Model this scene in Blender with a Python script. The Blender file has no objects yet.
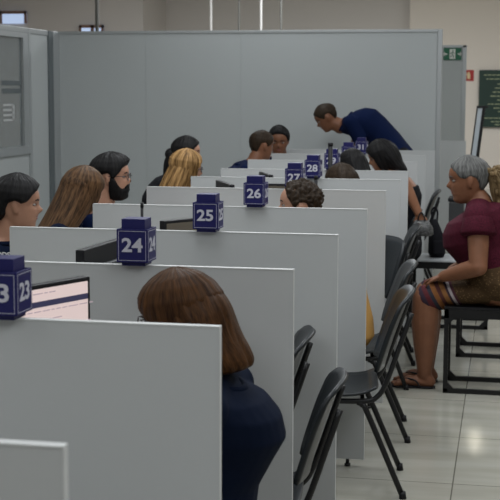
import bpy, bmesh, math, random
from mathutils import Vector, Matrix, noise
random.seed(7)
PI = math.pi
S = bpy.context.scene
C = S.collection
V = Vector

# ---------------------------------------------------------------- camera
FPX, YAW, PITCH, ROLL, HCAM = 1300.0, -.195, -.1213, .0032, 1.7287
F_ = V((math.sin(YAW)*math.cos(PITCH), math.cos(YAW)*math.cos(PITCH), math.sin(PITCH)))
r_ = F_.cross(V((0, 0, 1))).normalized(); u_ = r_.cross(F_)
R_ = r_*math.cos(ROLL)+u_*math.sin(ROLL); U_ = u_*math.cos(ROLL)-r_*math.sin(ROLL)
cam = bpy.data.objects.new('camera', bpy.data.cameras.new('camera')); C.objects.link(cam)
m = Matrix((R_, U_, -F_)).transposed().to_4x4(); m.translation = V((0, 0, HCAM))
cam.matrix_world = m
cam.data.sensor_width = 36; cam.data.lens = 36*FPX/500
cam.data.clip_end = 100
cam.data.dof.use_dof = True; cam.data.dof.focus_distance = 5.2; cam.data.dof.aperture_fstop = 10
S.camera = cam

def at(x, y, Y):
    d = F_*FPX+R_*(x-250)+U_*(250-y)
    return V((0, 0, HCAM))+d*(Y/d.y)
def atx(x, y, X):
    d = F_*FPX+R_*(x-250)+U_*(250-y)
    return V((0, 0, HCAM))+d*(X/d.x)

# ---------------------------------------------------------------- light
S.view_settings.view_transform = 'Standard'
S.view_settings.look = 'None'
S.view_settings.gamma = 1
S.view_settings.use_curve_mapping = False
S.view_settings.exposure = 0.75
w = bpy.data.worlds.new('world'); S.world = w; w.use_nodes = True
w.node_tree.nodes['Background'].inputs[0].default_value = (.8, .9, 1, 1)
w.node_tree.nodes['Background'].inputs[1].default_value = .3
def area(x, y, z, sx, sy, power, col=(.93, .97, 1)):
    l = bpy.data.lights.new('ceiling_lamp_and_fill', 'AREA'); l.shape = 'RECTANGLE'; l.size = sx; l.size_y = sy
    l.energy = power; l.color = col
    o = bpy.data.objects.new('ceiling_lamp_and_fill', l); C.objects.link(o); o.location = (x, y, z)
    return o
for (x, y, p) in ((-4.6, 1.0, 24), (1.6, 1.2, 40), (-1.2, -1.2, 30), (-4.6, 6.0, 27), (1.4, 6.0, 45), (-1.3, 4.2, 30), (-1.6, 7.6, 42),  # the two over the counter row are added to brighten the partitions
                  (-2.4, 12.0, 26), (-4.6, 17.0, 16), (1.6, 11.0, 34), (2.2, 17.5, 88), (-2.5, 18.5, 80), (-6.5, 18.5, 20)):
    area(x, y, 3.93, 1.2, 2.4, p)

# ---------------------------------------------------------------- helpers
def mat(name, col, rough=.6, metal=0, spec=.5, prerot=None, bump=0, bscale=60, var=0, vscale=8, stretch=(1, 1, 1), det=4, sub=0, emit=0, col2=None):
    M = bpy.data.materials.new(name); M.use_nodes = True
    nt = M.node_tree; b = nt.nodes['Principled BSDF']
    b.inputs['Base Color'].default_value = (*col, 1); b.inputs['Roughness'].default_value = rough
    b.inputs['Metallic'].default_value = metal; b.inputs['Specular IOR Level'].default_value = spec
    if emit:
        b.inputs['Emission Color'].default_value = (*col, 1); b.inputs['Emission Strength'].default_value = emit
    tc = nt.nodes.new('ShaderNodeTexCoord'); mp = nt.nodes.new('ShaderNodeMapping')
    mp.inputs['Scale'].default_value = stretch
    if prerot:
        m0 = nt.nodes.new('ShaderNodeMapping'); m0.inputs['Rotation'].default_value = prerot
        nt.links.new(tc.outputs['Object'], m0.inputs['Vector']); nt.links.new(m0.outputs[0], mp.inputs['Vector'])
    else: nt.links.new(tc.outputs['Object'], mp.inputs['Vector'])
    if var or col2:
        n = nt.nodes.new('ShaderNodeTexNoise'); n.inputs['Scale'].default_value = vscale; n.inputs['Detail'].default_value = det
        nt.links.new(mp.outputs[0], n.inputs['Vector'])
        rp = nt.nodes.new('ShaderNodeValToRGB'); rp.color_ramp.elements[0].position = .36; rp.color_ramp.elements[1].position = .64
        c2 = col2 if col2 else tuple(min(1, c*(1+var)) for c in col)
        c1 = col if col2 else tuple(c*(1-var) for c in col)
        rp.color_ramp.elements[0].color = (*c1, 1); rp.color_ramp.elements[1].color = (*c2, 1)
        nt.links.new(n.outputs[0], rp.inputs[0]); nt.links.new(rp.outputs[0], b.inputs['Base Color'])
    if bump:
        n = nt.nodes.new('ShaderNodeTexNoise'); n.inputs['Scale'].default_value = bscale; n.inputs['Detail'].default_value = 3
        nt.links.new(mp.outputs[0], n.inputs['Vector'])
        bp = nt.nodes.new('ShaderNodeBump'); bp.inputs['Strength'].default_value = bump; bp.inputs['Distance'].default_value = .01
        nt.links.new(n.outputs[0], bp.inputs['Height']); nt.links.new(bp.outputs[0], b.inputs['Normal'])
    return M

def tag(o, label=None, cat=None, group=None, kind=None):
    if label: o['label'] = label
    if cat: o['category'] = cat
    if group: o['group'] = group
    if kind: o['kind'] = kind
    return o
def empty(name, loc, rz=0, label=None, cat=None, group=None):
    o = bpy.data.objects.new(name, None); C.objects.link(o); o.location = loc; o.rotation_euler = (0, 0, rz)
    o.empty_display_size = .1
    return tag(o, label, cat, group)
def obj(name, bm, m, parent=None, smooth=False):
    me = bpy.data.meshes.new(name); bmesh.ops.recalc_face_normals(bm, faces=bm.faces[:]); bm.to_mesh(me); bm.free()
    if m: me.materials.append(m)
    if smooth:
        for p in me.polygons: p.use_smooth = True
    o = bpy.data.objects.new(name, me); C.objects.link(o)
    if parent: o.parent = parent
    return o
def struct(name, bm, m, parent=None):
    o = obj(name, bm, m, parent)
    if not parent: o['kind'] = 'structure'
    return o
def B(): return bmesh.new()
def box(bm, a, b, bev=0, mtx=None):
    a = V(a); b = V(b); c = (a+b)/2; d = b-a
    r = bmesh.ops.create_cube(bm, size=1)
    bmesh.ops.scale(bm, vec=d, verts=r['verts']); bmesh.ops.translate(bm, vec=c, verts=r['verts'])
    vs = r['verts']
    if bev:
        es = list({e for v in vs for e in v.link_edges})
        q = bmesh.ops.bevel(bm, geom=es, offset=bev, segments=2, affect='EDGES', profile=.6)
        vs = list({v for f in q['faces'] for v in f.verts} | {v for v in vs if v.is_valid})
    if mtx: bmesh.ops.transform(bm, matrix=mtx, verts=vs)
    return bm
def loft(bm, rings, n=20, cap=True, power=2.0, wob=None):
    """rings: (centre, half-axis vector a, half-axis vector b)"""
    R = []
    for k, (c, a, b) in enumerate(rings):
        row = []
        for i in range(n):
            t = 2*PI*i/n; ct, st = math.cos(t), math.sin(t)
            if power != 2:
                ct = math.copysign(abs(ct)**(2/power), ct); st = math.copysign(abs(st)**(2/power), st)
            g = wob(t, k) if wob else 1
            row.append(bm.verts.new(V(c)+V(a)*ct*g+V(b)*st*g))
        R.append(row)
    for j in range(len(R)-1):
        for i in range(n):
            bm.faces.new((R[j][i], R[j][(i+1) % n], R[j+1][(i+1) % n], R[j+1][i]))
    if cap:
        bm.faces.new(R[0][::-1]); bm.faces.new(R[-1])
    return bm
def frame(d):
    d = d.normalized(); h = V((0, 0, 1)) if abs(d.z) < .9 else V((1, 0, 0))
    a = d.cross(h).normalized(); return a, d.cross(a).normalized()
def cap(bm, p, q, r0, r1=None, n=14, flat=False, sq=1.0):
    p = V(p); q = V(q); r1 = r0 if r1 is None else r1
    d = (q-p); L = d.length; d = d/L if L > 1e-6 else V((0, 0, 1)); a, b = frame(d)
    rings = []
    if not flat:
        for t in (80, 60, 40, 20):
            c, s = math.cos(math.radians(t)), math.sin(math.radians(t))
            rings.append((p-d*r0*s, a*r0*c, b*r0*c*sq))
    rings += [(p, a*r0, b*r0*sq), (q, a*r1, b*r1*sq)]
    if not flat:
        for t in (20, 40, 60, 80):
            c, s = math.cos(math.radians(t)), math.sin(math.radians(t))
            rings.append((q+d*r1*s, a*r1*c, b*r1*c*sq))
    return loft(bm, rings, n)
def ell(bm, c, a, b, d, n=18):
    c, a, b, d = V(c), V(a), V(b), V(d)
    rings = []
    for k in range(1, 12):
        t = -PI/2+PI*k/12; cc, s = math.cos(t), math.sin(t)
        rings.append((c+d*s, a*cc, b*cc))
    return loft(bm, rings, n)
def tube(bm, pts, r, n=10):
    pts = [V(p) for p in pts]; rings = []
    prev = None
    for i, p in enumerate(pts):
        d = (pts[min(i+1, len(pts)-1)]-pts[max(i-1, 0)]).normalized()
        if prev is None: a, b = frame(d)
        else:
            a = (prev-d*prev.dot(d)).normalized(); b = d.cross(a)
        prev = a
        rr = r[i] if isinstance(r, (list, tuple)) else r
        rings.append((p, a*rr, b*rr))
    return loft(bm, rings, n)
def smooth_path(pts, k=5):
    pts = [V(p) for p in pts]; out = []
    P = [pts[0]*2-pts[1]]+pts+[pts[-1]*2-pts[-2]]
    for i in range(1, len(P)-2):
        for j in range(k):
            t = j/k
            out.append(.5*((2*P[i])+(-P[i-1]+P[i+1])*t+(2*P[i-1]-5*P[i]+4*P[i+1]-P[i+2])*t*t+(-P[i-1]+3*P[i]-3*P[i+1]+P[i+2])*t**3))
    out.append(pts[-1]); return out
def remeshed(name, bm, m, parent, voxel=.006, it=3):
    """union of overlapping closed shapes as one continuous smooth surface"""
    me = bpy.data.meshes.new(name+'_t'); bmesh.ops.recalc_face_normals(bm, faces=bm.faces[:]); bm.to_mesh(me); bm.free()
    o = bpy.data.objects.new(name+'_t', me); C.objects.link(o)
    md = o.modifiers.new('r', 'REMESH'); md.mode = 'VOXEL'; md.voxel_size = voxel
    ms = o.modifiers.new('s', 'SMOOTH'); ms.factor = .5; ms.iterations = it
    dg = bpy.context.evaluated_depsgraph_get()
    me2 = bpy.data.meshes.new_from_object(o.evaluated_get(dg))
    bpy.data.objects.remove(o); bpy.data.meshes.remove(me)
    me2.name = name; me2.materials.clear(); me2.materials.append(m)
    for p in me2.polygons: p.use_smooth = True
    o = bpy.data.objects.new(name, me2); C.objects.link(o)
    if parent: o.parent = parent
    return o
def text(name, s, size, m, parent, mtx, bold=.0, ext=.0005, align='CENTER'):
    cu = bpy.data.curves.new(name, 'FONT'); cu.body = s; cu.size = size; cu.align_x = align; cu.align_y = 'CENTER'
    cu.offset = bold; cu.extrude = ext; cu.resolution_u = 3
    t = bpy.data.objects.new(name+'_t', cu); C.objects.link(t)
    dg = bpy.context.evaluated_depsgraph_get()
    me = bpy.data.meshes.new_from_object(t.evaluated_get(dg)); bpy.data.objects.remove(t); bpy.data.curves.remove(cu)
    me.name = name; me.transform(mtx); me.materials.clear(); me.materials.append(m)
    o = bpy.data.objects.new(name, me); C.objects.link(o)
    if parent: o.parent = parent
    return o
def copy_tree(o, parent=None):
    c = o.copy(); C.objects.link(c); c.parent = parent
    for ch in list(o.children): copy_tree(ch, c)
    return c

# ---------------------------------------------------------------- materials
m_part = mat('partition_laminate', (.50, .515, .52), .55, spec=.35, bump=.03, bscale=250)
m_band = mat('partition_edge', (.58, .59, .59), .5)
m_panel = mat('divider_panel', (.42, .445, .45), .5, spec=.3)
m_alu = mat('aluminium', (.42, .44, .45), .4, metal=.5)
m_dalu = mat('dark_aluminium', (.14, .16, .17), .45, metal=.3)
m_wall = mat('painted_wall', (.60, .56, .53), .8, bump=.05, bscale=40)
m_wall2 = mat('painted_wall_cool', (.66, .62, .59), .8, bump=.05, bscale=40)
m_wall3 = mat('painted_wall_right', (.80, .73, .66), .8, bump=.05, bscale=40)
m_ceil = mat('ceiling_paint', (.7, .69, .66), .9)
m_blk = mat('black_plastic', (.010, .010, .012), .5, spec=.25)
m_blkm = mat('black_metal', (.009, .009, .010), .4, spec=.35)
m_dgrey = mat('dark_grey_plastic', (.035, .037, .04), .45)
m_shell = mat('chair_shell', (.012, .015, .018), .36, spec=.35, bump=.04, bscale=400)
m_desk = mat('desk_top', (.5, .5, .48), .5)
m_navy = mat('navy_fabric', (.004, .008, .022), .85, bump=.2, bscale=18, spec=.08)
m_blue = mat('blue_polo', (.004, .010, .042), .85, bump=.2, bscale=18, spec=.08)
m_darkf = mat('dark_fabric', (.012, .012, .015), .9, spec=.1)
m_jean = mat('denim', (.10, .17, .28), .85, bump=.1, bscale=200)
m_must = mat('mustard_fabric', (.50, .27, .07), .85)
m_maroon = mat('maroon_knit', (.058, .005, .015), .85, bump=.5, bscale=160, var=.35, vscale=140, spec=.2)
m_sign = mat('sign_blue', (.012, .012, .095), .45, spec=.3)
m_signl = mat('sign_print', (.55, .55, .62), .5)
m_white = mat('white_print', (.75, .75, .72), .6)
m_glass = bpy.data.materials.new('window_glass'); m_glass.use_nodes = True
nb = m_glass.node_tree.nodes['Principled BSDF']
nb.inputs['Base Color'].default_value = (.55, .60, .62, 1); nb.inputs['Transmission Weight'].default_value = .85
nb.inputs['Roughness'].default_value = .12; nb.inputs['IOR'].default_value = 1.1

def floor_mat():
    M = bpy.data.materials.new('floor_tiles'); M.use_nodes = True; nt = M.node_tree; b = nt.nodes['Principled BSDF']
    tc = nt.nodes.new('ShaderNodeTexCoord'); mp = nt.nodes.new('ShaderNodeMapping')
    mp.inputs['Location'].default_value = (.2, -7.28+.8*12, 0)
    nt.links.new(tc.outputs['Object'], mp.inputs['Vector'])
    br = nt.nodes.new('ShaderNodeTexBrick'); br.offset = 0; br.inputs['Scale'].default_value = 1
    br.inputs['Brick Width'].default_value = .8; br.inputs['Row Height'].default_value = .8
    br.inputs['Mortar Size'].default_value = .0035; br.inputs['Mortar Smooth'].default_value = .3
    br.inputs['Color1'].default_value = (.42, .41, .36, 1); br.inputs['Color2'].default_value = (.395, .385, .335, 1)
    br.inputs['Mortar'].default_value = (.15, .145, .12, 1)
    nt.links.new(mp.outputs[0], br.inputs['Vector'])
    n = nt.nodes.new('ShaderNodeTexNoise'); n.inputs['Scale'].default_value = 2.2; n.inputs['Detail'].default_value = 5
    mp2 = nt.nodes.new('ShaderNodeMapping'); mp2.inputs['Scale'].default_value = (.6, 3.2, 1)
    nt.links.new(tc.outputs['Object'], mp2.inputs['Vector']); nt.links.new(mp2.outputs[0], n.inputs['Vector'])
    rp = nt.nodes.new('ShaderNodeValToRGB'); rp.color_ramp.elements[0].color = (.82, .82, .8, 1); rp.color_ramp.elements[1].color = (1, 1, 1, 1)
    rp.color_ramp.elements[0].position = .35; rp.color_ramp.elements[1].position = .65
    nt.links.new(n.outputs[0], rp.inputs[0])
    mx = nt.nodes.new('ShaderNodeMix'); mx.data_type = 'RGBA'; mx.blend_type = 'MULTIPLY'; mx.inputs[0].default_value = 1
    nt.links.new(br.outputs['Color'], mx.inputs[6]); nt.links.new(rp.outputs[0], mx.inputs[7])
    nt.links.new(mx.outputs[2], b.inputs['Base Color'])
    b.inputs['Roughness'].default_value = .13; b.inputs['Specular IOR Level'].default_value = .5
    return M
m_floor = floor_mat()

# ---------------------------------------------------------------- room
XL, XR, YB, YF, ZC = -9.0, 6.0, -5.0, 24.0, 4.0
struct('floor', box(B(), (XL, YB, -.1), (XR, YF, 0)), m_floor)
struct('ceiling', box(B(), (XL, YB, ZC), (XR, YF, ZC+.1)), m_ceil)
struct('wall_left', box(B(), (XL-.1, YB, 0), (XL, YF, ZC)), m_wall)
struct('wall_right', box(B(), (XR, YB, 0), (XR+.1, YF, ZC)), m_wall)
struct('wall_behind', box(B(), (XL, YB-.1, 0), (XR, YB, ZC)), m_wall)
# far wall in three planes
xa = at(143, 20, YF).x; xb = at(410, 20, YF).x
struct('wall_far', box(B(), (XL, YF, 0), (XR, YF+.1, ZC)), m_wall2)
struct('wall_far_left', box(B(), (XL, YF-1.6, 0), (at(143, 20, YF-1.6).x, YF, ZC)), m_wall)
struct('wall_far_right', box(B(), (at(410, 20, YF-.25).x, YF-.25, 0), (XR, YF, ZC)), m_wall3)

# the tall divider behind the counters
YP = 13.0
zt = 2.335
xl = at(56, 30, YP).x; xr = at(438, 32, YP).x
bm = B()
seams = [xl, at(146, 90, YP).x, at(241, 90, YP).x, xr]
for a, b_ in zip(seams[:-1], seams[1:]): box(bm, (a+.003, YP, .03), (b_-.003, YP+.05, zt-.02))
box(bm, (xl, YP+.003, .03), (xr, YP+.04, zt-.03))
struct('wall_back', bm, m_panel)
struct('trim_1', box(B(), (xl, YP-.008, zt-.022), (xr, YP+.055, zt+.006), .003), m_alu)
struct('trim_2', box(B(), (xr, YP-.008, 0), (xr+.045, YP+.055, zt+.006), .003), m_alu)
# left glazed divider, runs along the row of clerks
XW = -4.62
def yw(px): return atx(px, 90, XW).y
y0w, y1w = 8.0, YP-.02
zs = atx(5, 151, XW).z
yf1 = yw(27)
bm = B()
box(bm, (XW-.03, y0w, .0), (XW+.01, yf1+.03, zs-.05)); struct('wall_side', bm, m_panel)
bm = B(); box(bm, (XW-.03, yf1+.05, 0), (XW+.01, yw(47), zt-.05))
struct('door_1', bm, m_panel)
struct('trim_3', box(B(), (XW-.04, y0w, zt-.05), (XW+.02, y1w, zt), .004), m_alu)
struct('trim_4', box(B(), (XW-.04, yf1, 0), (XW+.025, yf1+.06, zt), .004), m_alu)
struct('trim_5', box(B(), (XW-.04, yw(47), 0), (XW+.03, yw(51), zt), .004), m_dalu)
struct('trim_6', box(B(), (XW-.04, yw(51.5), 0), (XW+.03, YP, zt), .004), m_alu)
wn = empty('window_1', (XW, y0w, zs)); wn['kind'] = 'structure'
def lw(o): o.parent = wn; o.matrix_parent_inverse = Matrix.Translation(-V((XW, y0w, zs))); return o
bm = B()
box(bm, (XW-.03, y0w, zs-.05), (XW+.03, yf1, zs+.03)); box(bm, (XW-.03, yf1-.13, zs+.03), (XW+.02, yf1, zt-.10)); box(bm, (XW-.03, y0w, zt-.10), (XW+.02, yf1, zt-.05))
lw(obj('window_frame', bm, m_alu))
lw(obj('window_pane', box(B(), (XW-.012, y0w, zs+.03), (XW-.004, yf1-.13, zt-.10)), m_glass))
bm = B()
for py in (83, 91):
    z = atx(10, py, XW).z; box(bm, (XW-.002, yw(2), z-.022), (XW, yw(21), z+.022))
lw(obj('manifestation_stripe', bm, m_dalu))
# poster with lines behind the glass
bm = B()
for k, py in enumerate((105, 110, 115, 120)):
    z = atx(10, py, XW).z; box(bm, (XW-.002, yw(3), z-.010), (XW, yw(13), z+.010))
box(bm, (XW-.002, yw(12), atx(10, 120, XW).z), (XW, yw(14), atx(10, 105, XW).z))
lw(obj('window_lettering', bm, m_part))
# door handle on the glazed divider door
# clerestory windows on the far left wall
m_sky = mat('daylight', (.42, .52, .72), 1, emit=.5)
m_brick = mat('window_frame_brown', (.22, .13, .10), .8)
def clerestory(n, x0, x1, y0, y1, Y):
    a = at(x0, y1, Y); b_ = at(x1, y0, Y)
    e = empty('window_%d' % n, (0, 0, 0)); e['kind'] = 'structure'
    bm = B(); box(bm, (a.x, Y-.05, b_.z-.05), (b_.x, Y, b_.z)); box(bm, (a.x, Y-.05, a.z), (a.x+.04, Y, b_.z)); box(bm, (b_.x-.04, Y-.05, a.z), (b_.x, Y, b_.z))
    mid = (a.x*.45+b_.x*.55); box(bm, (mid-.03, Y-.05, a.z), (mid+.03, Y, b_.z)); obj('window_frame', bm, m_brick, e)
    obj('window_pane', box(B(), (a.x, Y-.03, a.z), (b_.x, Y-.01, b_.z)), m_sky, e)
clerestory(2, -30, 27, 11, 24, YF-1.62)
clerestory(3, 80, 104, 25, 40, YF-1.62)

# ceiling conduits in view above the divider
m_pipe1 = mat('pipe_dark', (.13, .13, .12), .6); m_pipe2 = mat('pipe_white', (.7, .68, .66), .5)
for px, Y, r, mm, lb in ((97, 16, .024, m_pipe1, 'thick dark grey conduit hanging near the left clerestory window'),
                     (211, 20, .018, m_pipe2, 'white conduit, leftmost of the four thin ones above the tall divider'),
                     (239, 20, .014, m_pipe1, 'dark conduit, second from left of the four thin ones above the divider'),
                     (261, 20, .018, m_pipe2, 'white conduit between two dark ones above the tall divider'),
                     (281, 20, .014, m_pipe1, 'dark conduit, rightmost of the four thin ones above the tall divider')):
    p = at(px, 15, Y); bm = B()
    cap(bm, (p.x, Y, 0.0 if px == 97 else 1.2), (p.x, Y, ZC), r, flat=True)
    cap(bm, (p.x, Y, ZC-.03), (p.x, Y, ZC), r*2.2, flat=True)
    if px != 97: cap(bm, (p.x, Y, 0), (p.x, Y, 1.25), r*1.3, flat=True)
    tag(obj('conduit', bm, mm, smooth=True), lb, 'pipe', 'conduits above the divider')

# panel with the exit sign, further back
Y2 = 16.0
a = at(442, 46, Y2); b_ = at(463, 46, Y2)
struct('wall_recess', box(B(), (a.x-.5, Y2, 0), (b_.x, Y2+.05, a.z)), m_panel)
struct('trim_7', box(B(), (b_.x, Y2-.01, 0), (b_.x+.045, Y2+.06, a.z+.01), .003), m_alu)
struct('trim_8', box(B(), (a.x-.5, Y2-.01, a.z-.02), (b_.x+.04, Y2+.06, a.z+.01), .003), m_alu)
e = empty('exit_sign', (0, 0, 0), 0, 'green and white emergency exit sign with running figure between arrows', 'sign')
p = at(443.5, 60, Y2-.02); q = at(461.5, 48, Y2-.02)
m_green = mat('sign_green', (.01, .12, .06), .5)
obj('sign_plate', box(B(), (p.x, Y2-.022, p.z), (q.x, Y2-.005, q.z), .002), m_green, e)
bm = B(); cx = (p.x+q.x)/2; cz = (p.z+q.z)/2; yy = Y2-.024
W = q.x-p.x; Hh = q.z-p.z
box(bm, (cx-.034, yy, cz-.058), (cx+.034, yy+.002, cz+.058)); obj('sign_panel', bm, m_white, e)
for s in (-1, 1):
    bm = B()
    box(bm, (cx+s*.085-.022, yy, cz-.008), (cx+s*.085+.022, yy+.002, cz+.008))
    t = [bm.verts.new((cx+s*.082+dx*s, yy, cz+dz)) for dx, dz in ((.008, .03), (.03, 0), (.008, -.03))]
    bm.faces.new(t)
    obj('arrow', bm, m_white, e)
bm = B()
ell(bm, (cx+.006, yy-.001, cz+.038), (.009, 0, 0), (0, .002, 0), (0, 0, .009), 10)
for (x0, z0, x1, z1) in ((.004, .026, -.002, -.004), (-.002, -.004, .016, -.022), (.016, -.022, .010, -.046), (-.002, -.004, -.010, -.028), (-.010, -.028, -.026, -.034), (.004, .022, .022, .008), (.002, .02, -.018, .010), (-.018, .010, -.024, -.004)):
    cap(bm, (cx+x0, yy-.001, cz+z0), (cx+x1, yy-.001, cz+z1), .0045, n=6)
obj('running_figure', bm, m_green, e)

# extinguisher sign and notice board on the far right wall
YR = YF-.25
e = empty('extinguisher_sign', (0, 0, 0), 0, 'small red square fire extinguisher sign on the far wall', 'sign')
p = at(463.5, 81, YR); q = at(474, 70, YR)
obj('sign_plate', box(B(), (p.x, YR-.01, p.z), (q.x, YR, q.z), .002), mat('sign_red', (.42, .02, .02), .5), e)
bm = B(); cx = (p.x+q.x)/2; cz = (p.z+q.z)/2
loft(bm, [((cx, YR-.013, cz-.06), (.028, 0, 0), (0, .003, 0)), ((cx, YR-.013, cz+.02), (.028, 0, 0), (0, .003, 0)), ((cx, YR-.013, cz+.045), (.012, 0, 0), (0, .003, 0)), ((cx, YR-.013, cz+.065), (.012, 0, 0), (0, .003, 0))], 12)
tube(bm, [(cx, YR-.013, cz+.055), (cx-.03, YR-.013, cz+.05), (cx-.042, YR-.013, cz+.0)], .005, 6)
obj('extinguisher_symbol', bm, mat('sign_cream', (.75, .6, .35), .6), e)
e = empty('notice_board', (0, 0, 0), 0, 'dark green notice board with pale centred text lines on the far wall', 'board')
YR -= .04
p = at(478, 127, YR); q = at(478, 70, YR); bw = 1.25
obj('board', box(B(), (p.x, YR-.03, p.z), (p.x+bw, YR, q.z), .004), mat('board_green', (.006, .032, .022), .45), e)
cx = p.x+bw/2
rr = random.Random(3); m_blet = mat('board_lettering', (.32, .36, .22), .7)
for py, hw in ((75, .54), (79, .50), (84, .30), (88, .34), (92, .38), (96, .42), (100, .30), (104, .46), (108, .36), (111.5, .28), (118, .52), (121.5, .40), (124.5, .33)):
    z = at(480, py, YR).z; x = cx-hw; bm = B()
    while x < cx+hw:
        L = rr.uniform(.03, .10); x1 = min(x+L, cx+hw)
        box(bm, (x, YR-.033, z-.009), (x1, YR-.029, z+.009)); x = x1+.014
    obj('text_line', bm, m_blet, e)

# low light grey partition between the tall divider and the far wall
p = at(443, 141, 14.2); q = at(466, 141, 14.2)
bm = B(); box(bm, (p.x-.9, 14.2, .03), (q.x, 14.22, p.z))
e = empty('low_partition', (0, 0, 0), 0, 'pale low partition standing right of the tall divider, below the exit sign', 'partition')
obj('panel', bm, m_part, e); obj('edge_band', box(B(), (p.x-.9, 14.198, p.z), (q.x+.003, 14.222, p.z+.004)), m_band, e)
bm = B(); box(bm, (p.x-.8, 14.19, 0), (p.x-.74, 14.23, .03)); obj('foot', bm, m_blkm, e)
bm = B(); box(bm, (q.x-.1, 14.19, 0), (q.x-.04, 14.23, .03)); obj('foot', bm, m_blkm, e)

# upright leaning panel seen above the seated woman
e = empty('easel_panel', (0, 0, 0), 0, 'narrow pale upright panel with black rails leaning in front of the green board', 'panel')
Y = 13.0
a0 = at(471, 160, Y); a1 = at(478, 108, Y)
d = (a1-a0); n0 = V((0, 1, 0)); L = d.length; d.normalize()
low = a0-d*(a0.z-.02)/d.z
tilt = V((1, 0, 0)); 
bm = B(); loft(bm, [(low+V((.02, 0, 0)), V((.028, 0, 0)), V((0, .015, 0))), (a1+V((.02, 0, 0)), V((.028, 0, 0)), V((0, .015, 0)))], 4, power=2)
bm.free(); bm = B()
def slab(bm, p0, p1, x0, x1, t):
    vs = []
    for p_ in (p0, p1):
        for (dx, dy) in ((x0, -t), (x1, -t), (x1, t), (x0, t)): vs.append(bm.verts.new(p_+V((dx, dy, 0))))
    for f in ((0, 1, 2, 3), (7, 6, 5, 4), (0, 4, 5, 1), (1, 5, 6, 2), (2, 6, 7, 3), (3, 7, 4, 0)): bm.faces.new([vs[i] for i in f])
slab(bm, low, a1, 0, .045, .012); obj('panel', bm, mat('pale_panel', (.5, .55, .6), .5), e)
bm = B(); slab(bm, low, a1+V((0, 0, .01)), .045, .075, .018); obj('rail', bm, m_blkm, e)
bm = B(); slab(bm, low, a1+V((0, 0, .01)), -.012, 0, .018); obj('rail', bm, m_blkm, e)
bm = B(); slab(bm, a1+V((0, 0, .0)), a1+V((0, 0, .022)), -.012, .10, .02); obj('clamp', bm, m_blkm, e)
bm = B(); cap(bm, a1*.7+low*.3+V((.06, .02, 0)), V((a1.x+.12, Y+.35, .012)), .012, n=8); obj('rear_leg', bm, m_blkm, e)

# a ceiling tube near the far end (its glint lies on the tiles)
tl = empty('ceiling_light', (-.40, 20.6, ZC)); tag(tl, 'slim tube light on the ceiling near the far wall', 'lamp')
obj('housing', box(B(), (-.1, -1.3, -.05), (.1, 1.3, 0)), m_alu, tl)
obj('diffuser', box(B(), (-.035, -1.25, -.07), (.035, 1.25, -.05)), mat('tube_glow', (1, .93, .75), .5, emit=5), tl)

# ---------------------------------------------------------------- partitions
PD = {0: (-.641, 1.804), 1: (-.629, 2.828), 2: (-.619, 3.799), 3: (-.612, 4.779), 4: (-.618, 5.859), 5: (-.638, 6.988),
      6: (-.634, 7.890), 7: (-.653, 8.776), 8: (-.674, 9.968), 9: (-.675, 11.014), 10: (-.644, 11.883)}
LX = {3: -1.901, 4: -1.913, 5: -1.967, 6: -1.935, 7: -1.939, 8: -1.987, 9: -1.985, 10: -1.983}
plab = {0: 'nearest grey partition, only its top corner showing at bottom left',
        1: 'large grey partition topped by sign 23, in front of the auburn haired woman',
        2: 'grey partition topped by sign 24, directly behind the auburn haired woman',
        3: 'grey partition topped by sign 25',
        4: 'grey partition topped by sign 26, in front of the curly haired person',
        5: 'grey partition topped by sign 27',
        6: 'grey partition topped by sign 28',
        7: 'grey partition topped by sign 29',
        8: 'grey partition beside the long black haired woman, in front of the man in a blue polo',
        9: 'pale partition topped by sign 31, second from the far end',
        10: 'farthest pale partition of the row, in front of the bending man'}
for n, (x, y) in PD.items():
    e = empty('cubicle_partition', (x, y, 0), 0, plab[n], 'partition', 'counter partitions in a row')
    l = LX.get(n, -1.905)-x
    obj('panel', box(B(), (l, 0, .035), (0, .018, 1.198)), m_part, e)
    bm = B(); box(bm, (l, -.0012, 1.198), (.0015, .0192, 1.2012)); box(bm, (0, -.001, .035), (.0016, .019, 1.198)); box(bm, (l-.0016, -.001, .035), (l, .019, 1.198))
    obj('edge_band', bm, m_band, e)
    for fx in (l+.1, -.075):
        bm = B(); cap(bm, (fx, .009, .012), (fx, .009, .035), .008, flat=True); cap(bm, (fx, .009, 0), (fx, .009, .012), .014, flat=True)
        obj('foot', bm, m_blkm, e, True)
dk = sorted(PD)
dl = ['grey worktop nearest the camera, before the large front partition', 'worktop in the auburn haired woman\'s cubicle under the lit pink screen', 'worktop holding the black monitor left of the second sign', 'worktop holding the dim tan screen', 'worktop in the curly haired person\'s cubicle', 'worktop right behind the fifth sign, with two low dark monitors', 'worktop before the brown haired visitor', 'worktop before the long black haired woman', 'worktop before the man in the blue polo', 'worktop in the farthest cubicle, below the bending man']
for n in range(0, 10):
    y0, y1 = PD[n][1]+.02, PD[n+1][1]-.002
    e = empty('counter_desk', (-1.5, y0, 0), 0, dl[n], 'desk', 'counter worktops')
    obj('worktop', box(B(), (-.30, 0, .715), (.23, y1-y0, .74), .002), m_desk, e)
    obj('modesty_panel', box(B(), (-.06, 0, .30), (-.045, y1-y0, .715)), m_desk, e)

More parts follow.
